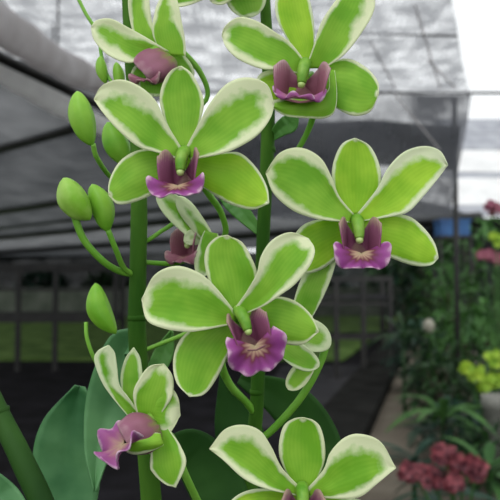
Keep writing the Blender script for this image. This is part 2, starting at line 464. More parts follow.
# ------------------------------------------------------------------ neighbouring building (right edge)
def building():
    Y = 16
    x0 = at(449, 200, Y).x; x1 = x0 + 7
    root = thing('greenhouse', (x0, Y, 0), 'white and grey banded greenhouse roof behind the plants at the right edge', 'building')
    def band(y0, y1, mat, name, dy):
        run = .9
        z1 = at(250, y0, Y + dy + run).z; z0 = at(250, y1, Y + dy).z
        bm = bmesh.new()
        xa = x0 + dy * .25
        lo = [bm.verts.new(v) for v in ((xa, Y + dy, z0), (x1, Y + dy, z0), (x1, Y + dy + run, z1), (xa, Y + dy + run, z1))]
        hi = [bm.verts.new((v.co.x, v.co.y, v.co.z - .06)) for v in lo]
        bm.faces.new(lo); bm.faces.new(list(reversed(hi)))
        for i in range(4): bm.faces.new((lo[i], hi[i], hi[(i + 1) % 4], lo[(i + 1) % 4]))
        return link(name, bm, M[mat], root, smooth=False, recalc=True)
    band(119, 133, 'greyp', 'roof_band', 5.0)
    band(134, 149, 'greyp', 'roof_band', 4.0)
    band(150, 171, 'white', 'roof_sheet', 3.0)
    band(172, 178, 'greyp', 'roof_band', 2.0)
    band(178, 204, 'white', 'roof_sheet', 1.0)
    band(205, 214, 'greyp', 'eave', 0.0)
    z = at(250, 214, Y).z
    bm = bmesh.new()
    add_box(bm, (x0 + .2, Y + .95, 0), (x1 - .2, Y + 5, z))
    link('wall', bm, M['slab'], root, smooth=False)
    for k in range(4):
        bm = bmesh.new(); add_box(bm, (x0 + .1 + k * 2.1, Y + .2, 0), (x0 + .2 + k * 2.1, Y + .3, z))
        link('post', bm, M['darkmetal'], root, smooth=False)
building()

# ------------------------------------------------------------------ racks / benches at the back
def rack(x0, x1, Y, zs, xs, label, depth=.5, r=.025, group='plant racks'):
    root = thing('plant_rack', ((x0 + x1) / 2, Y, 0), label, 'rack', group)
    top = max(z for z, _ in zs)
    for x in xs:
        for yy in (Y, Y + depth)[:1 if x != xs[0] and x != xs[-1] else 2]:
            bm = bmesh.new(); add_box(bm, (x - r, yy - r, 0), (x + r, yy + r, top))
            link('post', bm, M['darkmetal'], root, smooth=False)
    for z, th in zs:
        for yy in (Y, Y + depth):
            bm = bmesh.new(); add_box(bm, (x0, yy - r * .8, z - th), (x1, yy + r * .8, z))
            link('rail', bm, M['darkmetal'], root, smooth=False)
    return root
def X(px, Y): return (px - 250) / FPX * Y
def Z(py, Y): return CAMZ + (HORIZON - py) / FPX * Y
Y = 9.0
rack(X(-30, Y), X(118, Y), Y, [(Z(264, Y), .09), (Z(288, Y), .04), (Z(313, Y), .12)], [X(-28, Y), X(19, Y), X(56, Y), X(116, Y)],
     'dark metal plant rack standing before the lawn at the left edge', r=.03)
Y = 8.2
rack(X(300, Y), X(392, Y), Y, [(Z(276, Y), .06), (Z(302, Y), .04), (Z(335, Y), .05)], [X(302, Y), X(336, Y), X(363, Y), X(390, Y)],
     'dark metal plant rack left of the path, below the rightmost orchid flower', r=.028)
def bench_slab(x0, x1, Y, z, mat, label, name='bench_tray'):
    bm = bmesh.new(); add_box(bm, (x0, Y + .03, z), (x1, Y + .47, z + .05))
    tag(link(name, bm, M[mat], smooth=False), label, 'tray')
bench_slab(X(305, 8.2), X(388, 8.2), 8.2, Z(299, 8.2), 'slab', 'flat grey tray lying on the plant rack left of the path')

# ------------------------------------------------------------------ vegetation in the background
def add_leaf(bm, p, d, L, W, droop=.3, up=Vector((0, 0, 1)), n=3):
    d = d.normalized()
    s = d.cross(up)
    if s.length < 1e-3: s = Vector((1, 0, 0))
    s.normalize()
    rows = []
    for i in range(n + 1):
        t = i / n
        c = p + d * L * t - up * droop * L * t * t
        ww = W * .5 * math.sin(PI * min(.98, (t * .9 + .06)))
        nrm = s.cross(d) * ww * .35
        rows.append((bm.verts.new(c - s * ww + nrm), bm.verts.new(c), bm.verts.new(c + s * ww + nrm)))
    for i in range(n):
        for k in range(2):
            bm.faces.new((rows[i][k], rows[i][k + 1], rows[i + 1][k + 1], rows[i + 1][k]))

def rv(rnd):
    while True:
        v = Vector((rnd.uniform(-1, 1), rnd.uniform(-1, 1), rnd.uniform(-1, 1)))
        if .05 < v.length < 1: return v

def bush(name, x, y, h, rx, label, cat, mat='fol1', n=260, leaf=(.12, .045), seed=1, z0f=.12, group=None, stemr=.02, droop=.4):
    rnd = random.Random(seed)
    root = thing(name, (x, y, 0), label, cat, group)
    bm = bmesh.new()
    cz = h * (z0f + 1) / 2; rz = h * (1 - z0f) / 2
    for i in range(n):
        v = rv(rnd)
        if v.length < .45: v = v.normalized() * rnd.uniform(.45, 1)
        p = Vector((x + v.x * rx, y + v.y * rx, cz + v.z * rz))
        d = Vector((v.x, v.y, rnd.uniform(-.3, .7))) + rv(rnd) * .6
        k = rnd.uniform(.6, 1.3)
        L = leaf[0] * k
        p.z = max(p.z, L * 1.2)
        add_leaf(bm, p, d, L, leaf[1] * k, droop * rnd.uniform(.3, 1.2))
    link('foliage', bm, M[mat], root)
    bm = bmesh.new()
    for k in range(4):
        a = rnd.uniform(0, 6.28)
        e = Vector((x + math.cos(a) * rx * .5, y + math.sin(a) * rx * .5, h * .75))
        q = crom([(x, y, 0), tuple((Vector((x, y, 0)) + e) / 2 + rv(rnd) * rx * .1), tuple(e)], 4)
        add_tube(bm, q, [stemr * (1 - .6 * i / (len(q) - 1)) for i in range(len(q))], 6)
    link('stem', bm, M['bark'], root)
    return root

def straps(name, x, y, z, h, label, cat, mat='fol2', n=14, L=.5, W=.045, seed=1, droop=.7, el=(.3, 1.2), group=None):
    """clump of arching strap leaves on a short cane"""
    rnd = random.Random(seed)
    root = thing(name, (x, y, 0), label, cat, group)
    bm = bmesh.new()
    for i in range(n):
        a = 2 * PI * i / n + rnd.uniform(-.3, .3)
        e = rnd.uniform(*el)
        d = Vector((math.cos(a) * math.cos(e), math.sin(a) * math.cos(e), math.sin(e)))
        zz = z + h * rnd.uniform(0, 1)
        add_leaf(bm, Vector((x, y, zz)), d, L * rnd.uniform(.7, 1.15), W * rnd.uniform(.8, 1.2), droop * rnd.uniform(.6, 1.2), n=8)
    link('leaf_clump', bm, M[mat], root)
    if z > .02:
        link('cane', tube([(x, y, 0), (x, y, z / 2), (x, y, z + h)], [.018, .014, .008], 8, 4), M['fol1'], root)
    return root

# far hedge of separate bushes behind the pale wall and behind the curtain
far = [(-13.5, 27.5, 1.7, 1.1), (-10.8, 27.2, 1.6, 1.1), (-8.1, 27.6, 1.8, 1.1), (-5.4, 27.3, 1.7, 1.1), (-2.7, 27.2, 1.9, 1.1), (0.0, 27.6, 2.0, 1.1),
       (2.7, 27.3, 2.0, 1.1), (5.4, 27.4, 2.1, 1.1)]
fl = ['low dark bush beyond the pale wall, farthest to the left', 'dark bush beyond the pale wall, second from the left edge', 'dark bush beyond the pale wall behind the left plant rack',
      'dark bush beyond the pale wall between the left buds and the left orchid stem', 'dark bush beyond the wall behind the central flowers, left one', 'dark bush beyond the wall directly behind the central flower',
      'dark bush beyond the wall under the hanging net', 'dark bush beyond the end of the pale wall near the path']
for i, (x, y, h, r) in enumerate(far):
    bush('bush', x, y, h, r * .82, fl[i], 'bush', 'fol1' if i % 2 else 'fol3', 420, (.42, .2), 20 + i, group='far hedge bushes', stemr=.05)

# right-hand bank of plants
bank = [
    (408, 14.0, 232, .55, 'fol3', 320, (.22, .09), 'dark bluish shrub rising behind the path under the net edge'),
    (436, 12.2, 238, .55, 'fol1', 320, (.22, .09), 'dark shrub standing below the blue box'),
    (486, 9.9, 214, .7, 'fol2', 360, (.22, .08), 'leafy green shrub below the white greenhouse roof'),
    (452, 7.9, 262, .42, 'fol2', 380, (.16, .06), 'mid green shrub in the middle of the right bank'),
    (512, 7.0, 250, .4, 'fol1', 360, (.16, .06), 'dark green shrub at the right edge under the pink blossoms'),
    (476, 6.3, 296, .36, 'fol2', 380, (.13, .05), 'green shrub just above the lime blossoms'),
    (418, 7.1, 322, .30, 'fol3', 380, (.12, .045), 'narrow dark bushy plant beside the far end of the path'),
    (444, 5.3, 350, .28, 'fol1', 360, (.11, .045), 'low dark plant to the left of the lime blossoms'),
    (505, 4.7, 352, .36, 'fol1', 360, (.10, .04), 'dark plant behind the lime blossoms at the right edge'),
    (462, 4.3, 402, .30, 'fol3', 360, (.10, .04), 'low bluish plant behind the dark red blossoms'),
    (500, 3.7, 430, .30, 'fol1', 340, (.09, .035), 'low dark plant right of the pale pot'),
]
for i, (px, Y, py, r, mat, n, lf, lab) in enumerate(bank):
    h = Z(py, Y)
    bush('shrub', X(px, Y), Y, h, r, lab, 'shrub', mat, n, lf, 50 + i, group='shrubs of the right bank')

straps('strap_leaf_plant', X(440, 3.9), 3.9, Z(425, 3.9), .10, 'dark strap-leaved plant arching over the path above the red blossoms', 'plant', 'fol2', 16, .36, .05, 3, .45, (.1, .9))
straps('strap_leaf_plant', X(412, 3.3), 3.3, Z(470, 3.3), .08, 'low strap-leaved plant left of the dark red blossoms', 'plant', 'fol3', 14, .30, .045, 4, .5, (.1, .9))
straps('strap_leaf_plant', X(486, 3.2), 3.2, Z(480, 3.2), .08, 'dark strap-leaved plant in the bottom right corner', 'plant', 'fol2', 14, .30, .045, 5, .5, (.1, .9))
straps('strap_leaf_plant', X(432, 3.0), 3.0, Z(500, 3.0), .05, 'strap-leaved plant below the dark red blossoms', 'plant', 'fol3', 16, .30, .04, 6, .6, (.1, .9))
straps('strap_leaf_plant', X(403, 6.0), 6.0, Z(352, 6.0), .2, 'dark spiky plant with arching leaves beside the far path', 'plant', 'fol1', 20, .4, .04, 8, .5, (.2, 1.2))

def blossoms(name, label, cat, mat, spots, Y, base, petal=.03, n=14, seed=1, stem=True):
    """blossoms = list of (px, py, rx_px, ry_px) clusters: each cluster its own part"""
    rnd = random.Random(seed)
    bx = X(base, Y)
    root = thing(name, (bx, Y, 0), label, cat)
    for (px, py, rxp, ryp) in spots:
        c = at(px, py, Y)
        rx = rxp / FPX * Y; rz = ryp / FPX * Y
        bm = bmesh.new()
        for k in range(n):
            v = rv(rnd)
            p = c + Vector((v.x * rx, v.y * rx, v.z * rz))
            a0 = rnd.uniform(0, 6.28)
            ax = (Vector((0, -1, .3)) + rv(rnd) * .6).normalized()
            s1 = ax.orthogonal().normalized(); s2 = ax.cross(s1)
            for j in range(5):
                a = a0 + j * 2 * PI / 5
                d = s1 * math.cos(a) + s2 * math.sin(a) + ax * .35
                add_leaf(bm, p, d, petal, petal * .8, .1, up=ax, n=3)
        link('blossom_cluster', bm, M[mat], root)
        if stem:
            link('stem', tube([(bx, Y, 0), ((bx + c.x) / 2 + .02, Y + .02, c.z * .6), tuple(c)], [.008, .006, .004], 6, 5), M['fol2'], root)
    return root
blossoms('flowering_plant', 'plant with dark red clustered blossoms near the bottom right corner', 'flower', 'red',
         [(412, 472, 13, 7), (432, 478, 10, 9), (445, 455, 11, 9), (462, 466, 14, 11), (476, 470, 8, 9), (452, 482, 9, 6)], 2.6, 448, .024, 26, 3)
blossoms('flowering_plant', 'plant with bright lime blossoms at the right edge above the pale pot', 'flower', 'lime',
         [(467, 368, 5, 5), (478, 375, 7, 7), (493, 360, 7, 8), (496, 380, 7, 6), (484, 386, 4, 5)], 4.0, 487, .034, 10, 4)
blossoms('flowering_plant', 'plant with dusky pink blossoms high at the right edge', 'flower', 'pink',
         [(492, 208, 8, 6), (483, 256, 9, 4), (497, 259, 7, 4)], 5.0, 492, .04, 9, 5)
blossoms('flowering_plant', 'plant with a few lime blossoms between the two pink clusters at the right edge', 'flower', 'lime',
         [(496, 240, 6, 7)], 4.6, 499, .035, 8, 6)
# small pale-tipped plant
def bud_plant():
    Y = 6.0; x = X(428, Y); z = Z(326, Y)
    root = thing('budding_plant', (x, Y, 0), 'upright plant tipped with one pale round bud beside the path', 'plant')
    link('stem', tube([(x, Y, 0), (x + .02, Y, z * .5), (x, Y, z - .03)], [.016, .012, .01], 8, 5), M['fol2'], root)
    bm = bmesh.new(); bmesh.ops.create_uvsphere(bm, u_segments=14, v_segments=10, radius=.05)
    for v in bm.verts:
        v.co = Vector((x, Y, z)) + Vector((v.co.x, v.co.y, v.co.z * 1.25))
    link('bud', bm, M['palebud'], root)
    rnd = random.Random(2); bm = bmesh.new()
    for k in range(90):
        a = rnd.uniform(0, 6.28); zz = rnd.uniform(.3, z - .05)
        add_leaf(bm, Vector((x, Y, zz)), Vector((math.cos(a), math.sin(a), .5)), rnd.uniform(.1, .2), .04, .5)
    link('leaves', bm, M['fol2'], root)
bud_plant()
# pale pot under the lime blossoms
def pot(x, y, r, h, mat, label):
    bm = bmesh.new()
    prof = [(0.001, 0), (r * .72, 0), (r * .78, .01), (r * .95, h * .85), (r * 1.06, h * .86), (r * 1.08, h), (r * .96, h), (r * .92, h * .9), (.001, h * .88)]
    prev = None
    for (rr, zz) in prof:
        ring = [bm.verts.new((x + rr * math.cos(2 * PI * k / 24), y + rr * math.sin(2 * PI * k / 24), zz)) for k in range(24)]
        if prev:
            for k in range(24): bm.faces.new((prev[k], prev[(k + 1) % 24], ring[(k + 1) % 24], ring[k]))
        prev = ring
    bmesh.ops.recalc_face_normals(bm, faces=bm.faces)
    tag(link('plant_pot', bm, M[mat]), label, 'pot')
pot(X(488, 3.95), 3.85, .075, .50, 'palepot', 'tall pale pot half hidden under the lime blossoms')

# blue box on a stand
def blue():
    Y = 8.6
    x0, x1 = X(441, Y), X(471, Y); z0, z1 = Z(236, Y), Z(219, Y)
    bm = bmesh.new(); add_box(bm, (x0, Y, z0), (x1, Y + .3, z1))
    bmesh.ops.bevel(bm, geom=bm.edges[:], offset=.012, segments=2, affect='EDGES')
    for i in range(4):
        xx = x0 + (x1 - x0) * (.2 + .2 * i)
        add_box(bm, (xx - .006, Y - .008, z0 + .02), (xx + .006, Y + .002, z1 - .03))
    add_box(bm, (x0 - .01, Y - .012, z1 - .03), (x1 + .01, Y + .31, z1))
    tag(link('blue_box', bm, M['blue'], smooth=False), 'blue plastic box raised on a dark stand under the net edge', 'box')
    root = thing('box_stand', ((x0 + x1) / 2, Y, 0), 'dark metal stand holding up the blue box among the shrubs', 'stand')
    bm = bmesh.new(); add_box(bm, (x0 - .03, Y - .03, z0 - .03), (x1 + .03, Y + .33, z0)); link('stand_top', bm, M['darkmetal'], root, smooth=False)
    for xx in (x0, x1):
        for yy in (Y, Y + .3):
            bm = bmesh.new(); add_box(bm, (xx - .015, yy - .015, 0), (xx + .015, yy + .015, z0 - .03)); link('leg', bm, M['darkmetal'], root, smooth=False)
blue()

# ------------------------------------------------------------------ orchids
def petal(name, parent, base, tip, wp, wm, Y, d=(0, 0, 0), margin=(6, 6, 6), mat='petal', tm=.55, w0=.3, q=2.0, p=2.2, bend=0.0, cup=0.0, tilt=0.0,
          ruf=1.0, nt_=30, nv=18, fold=0.0, e0=.8, thick=.00035):
    """base, tip in pixels of the flower's own plane at distance Y; wp/wm half widths; d = forward offset in mm at base, middle, tip;
    cup: mm the edges come forward; tilt: mm of twist across"""
    bx, by = base; tx, ty = tip
    dx, dy = tx - bx, ty - by
    L = math.hypot(dx, dy); ux, uy = dx / L, dy / L
    nx_, ny_ = uy, -ux
    seed = bx * .13 + ty * .07
    bm = bmesh.new(); lay = bm.loops.layers.float_color.new('pc')
    rows = []; info = {}
    for i in range(nt_ + 1):
        a = i / nt_
        t = math.sin(a * PI / 2) ** 1.0 if False else 1 - (1 - a) ** 1.7
        if t < tm: f = w0 + (1 - w0) * math.sin(PI / 2 * t / tm) ** e0
        else: f = max(0.0, 1 - ((t - tm) / (1 - tm)) ** p) ** (1 / q)
        f = max(f, .012)
        b = bend * math.sin(PI * t) 
        cx = bx + ux * L * t + nx_ * b; cy = by + uy * L * t + ny_ * b
        dep = (1 - t) * (1 - t) * d[0] + 2 * t * (1 - t) * (2 * d[1] - .5 * d[0] - .5 * d[2]) + t * t * d[2]
        row = []
        for k in range(nv + 1):
            v = -1 + 2 * k / nv
            wv = (wp if v > 0 else wm) * f
            rf = ruf * .6 * noise.noise(Vector((t * 4, v * 1.5, seed))) * abs(v)
            px = cx + nx_ * v * wv + ux * rf; py = cy + ny_ * v * wv + uy * rf
            dd = dep + cup * v * v * f + tilt * v * f - fold * (1 - abs(v)) ** 2 * f + ruf * noise.noise(Vector((t * 3.2, v * 1.6 + seed, seed))) * abs(v)
            P = at(px, py, Y - dd * .001)
            vt = bm.verts.new(P)
            dp = (1 - v) * wp * f if v > 0 else wp * f + (-v) * wm * f
            dm = (1 + v) * wm * f if v < 0 else wm * f + v * wp * f
            dt_ = (1 - t) * L
            base_f = 1.0 if t > .5 else 1 + (0.5 - t) ** 1.5 * 14
            e = min(dp / margin[0], dm / margin[1], dt_ / margin[2]) * base_f
            info[vt] = (min(e * .5, 1.2), v * .5 + .5, t)
            row.append(vt)
        rows.append(row)
    for i in range(nt_):
        for k in range(nv):
            fc = bm.faces.new((rows[i][k], rows[i][k + 1], rows[i + 1][k + 1], rows[i + 1][k]))
            for lp in fc.loops: lp[lay] = (*info[lp.vert], 1)
    o = link(name, bm, M[mat], parent)
    s = o.modifiers.new('thickness', 'SOLIDIFY'); s.thickness = thick; s.offset = 0
    return o

def hoodmesh(h, Y):
    """rounded hood of the side lobes seen from outside: h = (px, py, rx, ry, dep_mm, open direction degrees in the picture plane)"""
    px, py, rx, ry, dp, od = h
    bm = bmesh.new(); lay = bm.loops.layers.float_color.new('pc')
    na, nb = 24, 32; rows = []; info = {}
    ca, sa = math.cos(math.radians(od)), math.sin(math.radians(od))
    for i in range(na + 1):
        th = PI * (.06 + .66 * i / na)          # polar angle measured from the closed back end
        row = []
        for k in range(nb + 1):
            ph = 2 * PI * k / nb
            a = -math.cos(th); b = math.sin(th) * math.cos(ph); c = math.sin(th) * math.sin(ph)
            g = 1 + .10 * noise.noise(Vector((th * 1.6, math.cos(ph) * 1.4 + px, math.sin(ph) * 1.4))) - .10 * max(0, math.cos(ph - 1.9)) ** 12
            b *= g; c *= g; a *= 1 + .1 * noise.noise(Vector((math.cos(ph), th, px)))
            X_ = a * ca - b * sa; Y_ = a * sa + b * ca
            vt = bm.verts.new(at(px + X_ * rx, py - Y_ * ry, Y - .001 * dp * c))
            info[vt] = (min(1, .05 + .95 * i / na + .12 * noise.noise(Vector((th * 3, ph * 2, 3)))), ph / 6.3, th / PI)
            row.append(vt)
        rows.append(row)
    for i in range(na):
        for k in range(nb):
            fc = bm.faces.new((rows[i][k], rows[i][k + 1], rows[i + 1][k + 1], rows[i + 1][k]))
            for lp in fc.loops: lp[lay] = (*info[lp.vert], 1)
    bmesh.ops.remove_doubles(bm, verts=bm.verts, dist=1e-6)
    return bm

def tepal(name, parent, Z, A, B, Y, d=(0, 0, 0), margin=(6, 6, 6), mat='petal', cup=0.0, tilt=0.0, ruf=1.0, fold=0.0, nt_=34, nv=20, thick=.00035):
    """tepal between two edge curves A and B, both from the base to a shared tip (Z = origin and scale of their picture coordinates)"""
    zx, zy, zs = Z
    def curve(P):
        P = [(zx + x * zs, zy + y * zs) for x, y in P]
        # round the tip: leave it at a right angle to the axis
        q = crom(P, 14)
        L = [0]
        for a, b in zip(q, q[1:]): L.append(L[-1] + math.hypot(b[0] - a[0], b[1] - a[1]))
        def f(u):
            t = u * L[-1]
            for i in range(len(q) - 1):
                if L[i + 1] >= t - 1e-9:
                    k = (t - L[i]) / max(1e-9, L[i + 1] - L[i])
                    return (q[i][0] * (1 - k) + q[i + 1][0] * k, q[i][1] * (1 - k) + q[i + 1][1] * k)
            return q[-1]
        return f
    fa, fb = curve(A), curve(B)
    tip = (zx + A[-1][0] * zs, zy + A[-1][1] * zs)
    seed = A[0][0] * .13 + A[-1][1] * .07
    bm = bmesh.new(); lay = bm.loops.layers.float_color.new('pc')
    rows = []; info = {}
    for i in range(nt_ + 1):
        t = (i / nt_) * .996
        a, b = fa(t), fb(t)
        ux, uy = b[0] - a[0], b[1] - a[1]; W_ = math.hypot(ux, uy)
        dep = (1 - t) * (1 - t) * d[0] + 2 * t * (1 - t) * (2 * d[1] - .5 * d[0] - .5 * d[2]) + t * t * d[2]
        wf = min(1, W_ / 40)
        row = []
        for k in range(nv + 1):
            v = -1 + 2 * k / nv; m_ = (v + 1) / 2
            px, py = a[0] + ux * m_, a[1] + uy * m_
            dd = dep + cup * v * v * wf + tilt * v * wf - fold * (1 - abs(v)) ** 3 * wf + ruf * noise.noise(Vector((t * 3.0, v * 1.5 + seed, seed))) * (.3 + .7 * abs(v)) * min(1, t * 3)
            vt = bm.verts.new(at(px, py, Y - dd * .001))
            dt_ = math.hypot(px - tip[0], py - tip[1])
            bf = 1.0 if t > .5 else 1 + (0.5 - t) ** 1.5 * 14
            e = min(m_ * W_ / margin[0], (1 - m_) * W_ / margin[1], dt_ / margin[2]) * bf / (1.25 if name == 'petal' else 1.0)
            info[vt] = (min(e * .5, 1.2), m_, t)
            row.append(vt)
        rows.append(row)
    for i in range(nt_):
        for k in range(nv):
            fc = bm.faces.new((rows[i][k], rows[i][k + 1], rows[i + 1][k + 1], rows[i + 1][k]))
            for lp in fc.loops: lp[lay] = (*info[lp.vert], 1)
    o = link(name, bm, M[mat], parent)
    s = o.modifiers.new('thickness', 'SOLIDIFY'); s.thickness = thick; s.offset = 0
    return o

def lip(parent, c, Y, sc=1.0, yaw=0, pitch=0, roll=0, tilt=55, wall='lipwall', mid='lip', dz=0, midw=1.0, midh=1.0, wallh=1.0, midoff=0, wallw=1.0, hood=None, midc=None, ruff=0.7):
    """c: pixel of the column base; local x right, f toward viewer, z up, millimetres"""
    C = at(*c, Y - dz * .001)
    R = Matrix.Rotation(math.radians(yaw), 3, 'Z') @ Matrix.Rotation(math.radians(pitch), 3, 'X') @ Matrix.Rotation(math.radians(roll), 3, 'Y')
    def W(x, f, z): return C + R @ Vector((x, -f, z)) * (.001 * sc)
    # trough and side lobes
    bm = bmesh.new(); lay = bm.loops.layers.float_color.new('pc')
    info = {}; rows = []
    ns, nf = 14, 32
    for i in range(ns + 1):
        s = max(0, (i - 2) / (ns - 2)); row = []
        close = (.05, .6)[i] if i < 2 else 1.0
        for k in range(nf + 1):
            ph = -1 + 2 * k / nf; a = abs(ph); sg = 1 if ph > 0 else -1
            w_ = (3.8 + 2.4 * s) * wallw
            aa = min(1, a / .42)
            x = sg * w_ * (1 - (1 - aa) ** 2.2) * (1 + .22 * s * max(0, a - .4) / .6)
            up = max(0, (a - .42) / .58)
            hgt = 12.5 * wallh * (.80 + .20 * math.sin(PI * min(1, s * 1.05)))
            z = -13 + hgt * (up ** .95) - 1.2 * (1 - aa) * s + 1.3 * aa
            f = 1.0 + 9.0 * s * (1 - .30 * up ** 2) + .5 * noise.noise(Vector((s * 3, ph * 3, c[0])))
            x *= close; z = -7 + (z + 7) * close; f -= (1 - close) * 1.0
            vt = bm.verts.new(W(x, f, z)); row.append(vt)
            info[vt] = (min(1, .12 + .80 * a ** 1.3 + .1 * s), s, ph * .5 + .5)
        rows.append(row)
    for i in range(ns):
        for k in range(nf):
            fc = bm.faces.new((rows[i][k], rows[i][k + 1], rows[i + 1][k + 1], rows[i + 1][k]))
            for lp in fc.loops: lp[lay] = (*info[lp.vert], 1)
    if hood: bm.free(); bm = hoodmesh(hood, Y)
    o = link('lip_side_lobes', bm, M[wall], parent)
    s_ = o.modifiers.new('thickness', 'SOLIDIFY'); s_.thickness = .0005; s_.offset = 0
    # mid lobe
    if midc:
        off = at(*midc) - W(0, 9.3 + midoff, -12.6)
        C = C + off
    bm = bmesh.new(); lay = bm.loops.layers.float_color.new('pc')
    info = {}; rows = []
    nr, na = 16, 48
    T = math.radians(tilt)
    for i in range(nr + 1):
        r = .02 + .98 * i / nr; row = []
        for k in range(na + 1):
            th = math.radians(-118 + 236 * k / na)
            Rr = 11.2 * (1 + .10 * math.cos(2 * (abs(th) - 1.15)) - .10 * math.exp(-(th / .22) ** 2) - .10 * math.exp(-((abs(th) - .78) / .16) ** 2) * .8 + .03 * math.sin(9 * th + c[0]))
            x = Rr * r * math.sin(th) * midw
            dwn = Rr * r * math.cos(th) * .85 * midh
            up_ = 1.6 * (r ** 2) * math.sin(4.5 * abs(th) + .6) + ruff * r ** 3 * math.sin(8 * th + c[0]) + 2.6 * (abs(x) / 11) ** 2 * (1 if tilt < 70 else .5)
            f = 9.3 + midoff + dwn * math.cos(T) + up_ * math.sin(T)
            z = -12.6 - dwn * math.sin(T) + up_ * math.cos(T)
            f -= 2.2 * r ** 3 * max(0, math.cos(th))
            vt = bm.verts.new(W(x, f, z)); row.append(vt)
            info[vt] = (r * .97, th / 4.2 + .5, r)
        rows.append(row)
    for i in range(nr):
        for k in range(na):
            fc = bm.faces.new((rows[i][k], rows[i][k + 1], rows[i + 1][k + 1], rows[i + 1][k]))
            for lp in fc.loops: lp[lay] = (*info[lp.vert], 1)
    o = link('lip', bm, M[mid], parent)
    s_ = o.modifiers.new('thickness', 'SOLIDIFY'); s_.thickness = .0005; s_.offset = 0
    # column with anther cap
    if midc: C = C - off
    link('column', tube([W(0, -1, .5), W(0, 2.0, -1.0), W(0, 4.2, -4.0), W(0, 5.2, -7.2)], [.0022 * sc, .0023 * sc, .0021 * sc, .0016 * sc], 14, 5), M['column'], parent)
    bm = bmesh.new(); bmesh.ops.create_uvsphere(bm, u_segments=14, v_segments=10, radius=.0014 * sc)
    cc = W(0, 5.5, -7.6)
    for v in bm.verts: v.co = cc + v.co
    link('anther_cap', bm, M['cap'], parent)

def flower(parent, pts, radii, label=None):
    """the flower's own mesh is its pedicel and swollen ovary; tepals and lip are its children. pts = (px, py, Y)"""
    o = link('flower', tube([at(*p) for p in pts], [r * .001 for r in radii], 10, 6), M['pedicel'], parent)
    o['_w'] = parent['_w']
    if label: o['label'] = label
    return o

def budshape(parent, a, b, Y, r, mat='bud', curve=0, ped=None, pr=.9, label=None, spur=0):
    """a = attached end, b = tip (pixels); egg-like bud with seams and chin; ped: pixel path (px,py,Y) to the stem"""
    A = at(*a, Y); B = at(*b, Y)
    ax = (B - A); L = ax.length; ax.normalize()
    side = ax.cross(Vector((0, 1, 0))).normalized(); dep = side.cross(ax)
    bm = bmesh.new(); rings = []
    n, seg = 22, 24
    rr = r / FPX * Y
    for i in range(n + 1):
        t = i / n
        f = math.sin(PI * min(1, max(0, t)) ** 1.08) ** .6
        f = max(f, .03)
        c = A + ax * L * t + side * (curve / FPX * Y) * math.sin(PI * t)
        ring = []
        for k in range(seg):
            an = 2 * PI * k / seg
            g = 1 - .10 * (max(0, math.cos(1.5 * an)) ** 14 if k % 8 == 0 else 0) + .06 * math.cos(3 * an) - .07 * max(0, math.cos(3 * an + 2.2)) ** 10
            ch = spur * max(0, 1 - abs(t - .15) / .2) * max(0, math.cos(an)) * .5
            ring.append(bm.verts.new(c + (side * math.cos(an) + dep * math.sin(an)) * rr * f * (g + ch)))
        rings.append(ring)
    for i in range(n):
        for k in range(seg):
            bm.faces.new((rings[i][k], rings[i][(k + 1) % seg], rings[i + 1][(k + 1) % seg], rings[i + 1][k]))
    bm.faces.new(list(reversed(rings[0]))); bm.faces.new(rings[-1])
    bmesh.ops.recalc_face_normals(bm, faces=bm.faces)
    o = link('bud', bm, M[mat], parent)
    o['_w'] = parent['_w']
    if label: o['label'] = label
    if ped:
        link('pedicel', tube([at(*p) for p in ped], pr * .001, 10, 6), M['pedicel'], o)
    return o

def leaf(parent, pts, Ys, widths, mat, fold=2.0, label=None, n=8, m=(0,)):
    """broad leaf along pixel spine pts at depths Ys with half widths (px)"""
    q = crom([(p[0], p[1], y, w_) for p, y, w_ in zip(pts, Ys, widths)], n)
    bm = bmesh.new(); rows = []
    for i, (x, y, Yd, hw) in enumerate(q):
        a = q[max(0, i - 1)]; b = q[min(len(q) - 1, i + 1)]
        dx, dy = b[0] - a[0], b[1] - a[1]; l = math.hypot(dx, dy) or 1
        nx_, ny_ = dy / l, -dx / l
        row = []
        for k in range(11):
            v = -1 + k / 5
            hw2 = max(hw, .3)
            row.append(bm.verts.new(at(x + nx_ * v * hw2, y + ny_ * v * hw2, Yd - .001 * fold * abs(v) + .0008 * noise.noise(Vector((i * .2, v, x))))))
        rows.append(row)
    for i in range(len(rows) - 1):
        for k in range(10):
            bm.faces.new((rows[i][k], rows[i][k + 1], rows[i + 1][k + 1], rows[i + 1][k]))
    o = link('leaf', bm, M[mat], parent)
    s_ = o.modifiers.new('thickness', 'SOLIDIFY'); s_.thickness = .0007; s_.offset = 0
    if label: o['label'] = label
    return o

def mainstem(parent, pts, radii, nodes, mat='stem'):
    """pts (px,py,Y) down to the frame's foot, then on to the ground"""
    P = [at(*p) for p in pts]
    e = P[-1]; base = Vector(parent['_w'])
    P += [e.lerp(base, f_) for f_ in (.03, .08, .18, .4, .7)] + [base]
    R = [r * .001 for r in radii] + [radii[-1] * .001 * k_ for k_ in (1, 1.02, 1.06, 1.15, 1.3, 1.4)]
    o = link('stem', tube(P, R, 14, 8), M[mat], parent)
    o['_w'] = parent['_w']
    for (px, py, Yd, r) in nodes:   # node rings with a thin bract
        c = at(px, py, Yd)
        bm = bmesh.new()
        add_tube(bm, [c - Vector((0, 0, .0012)), c, c + Vector((0, 0, .0012))], [r * .001, r * .00104, r * .001], 14)
        link('node', bm, M[mat], o)
    return o

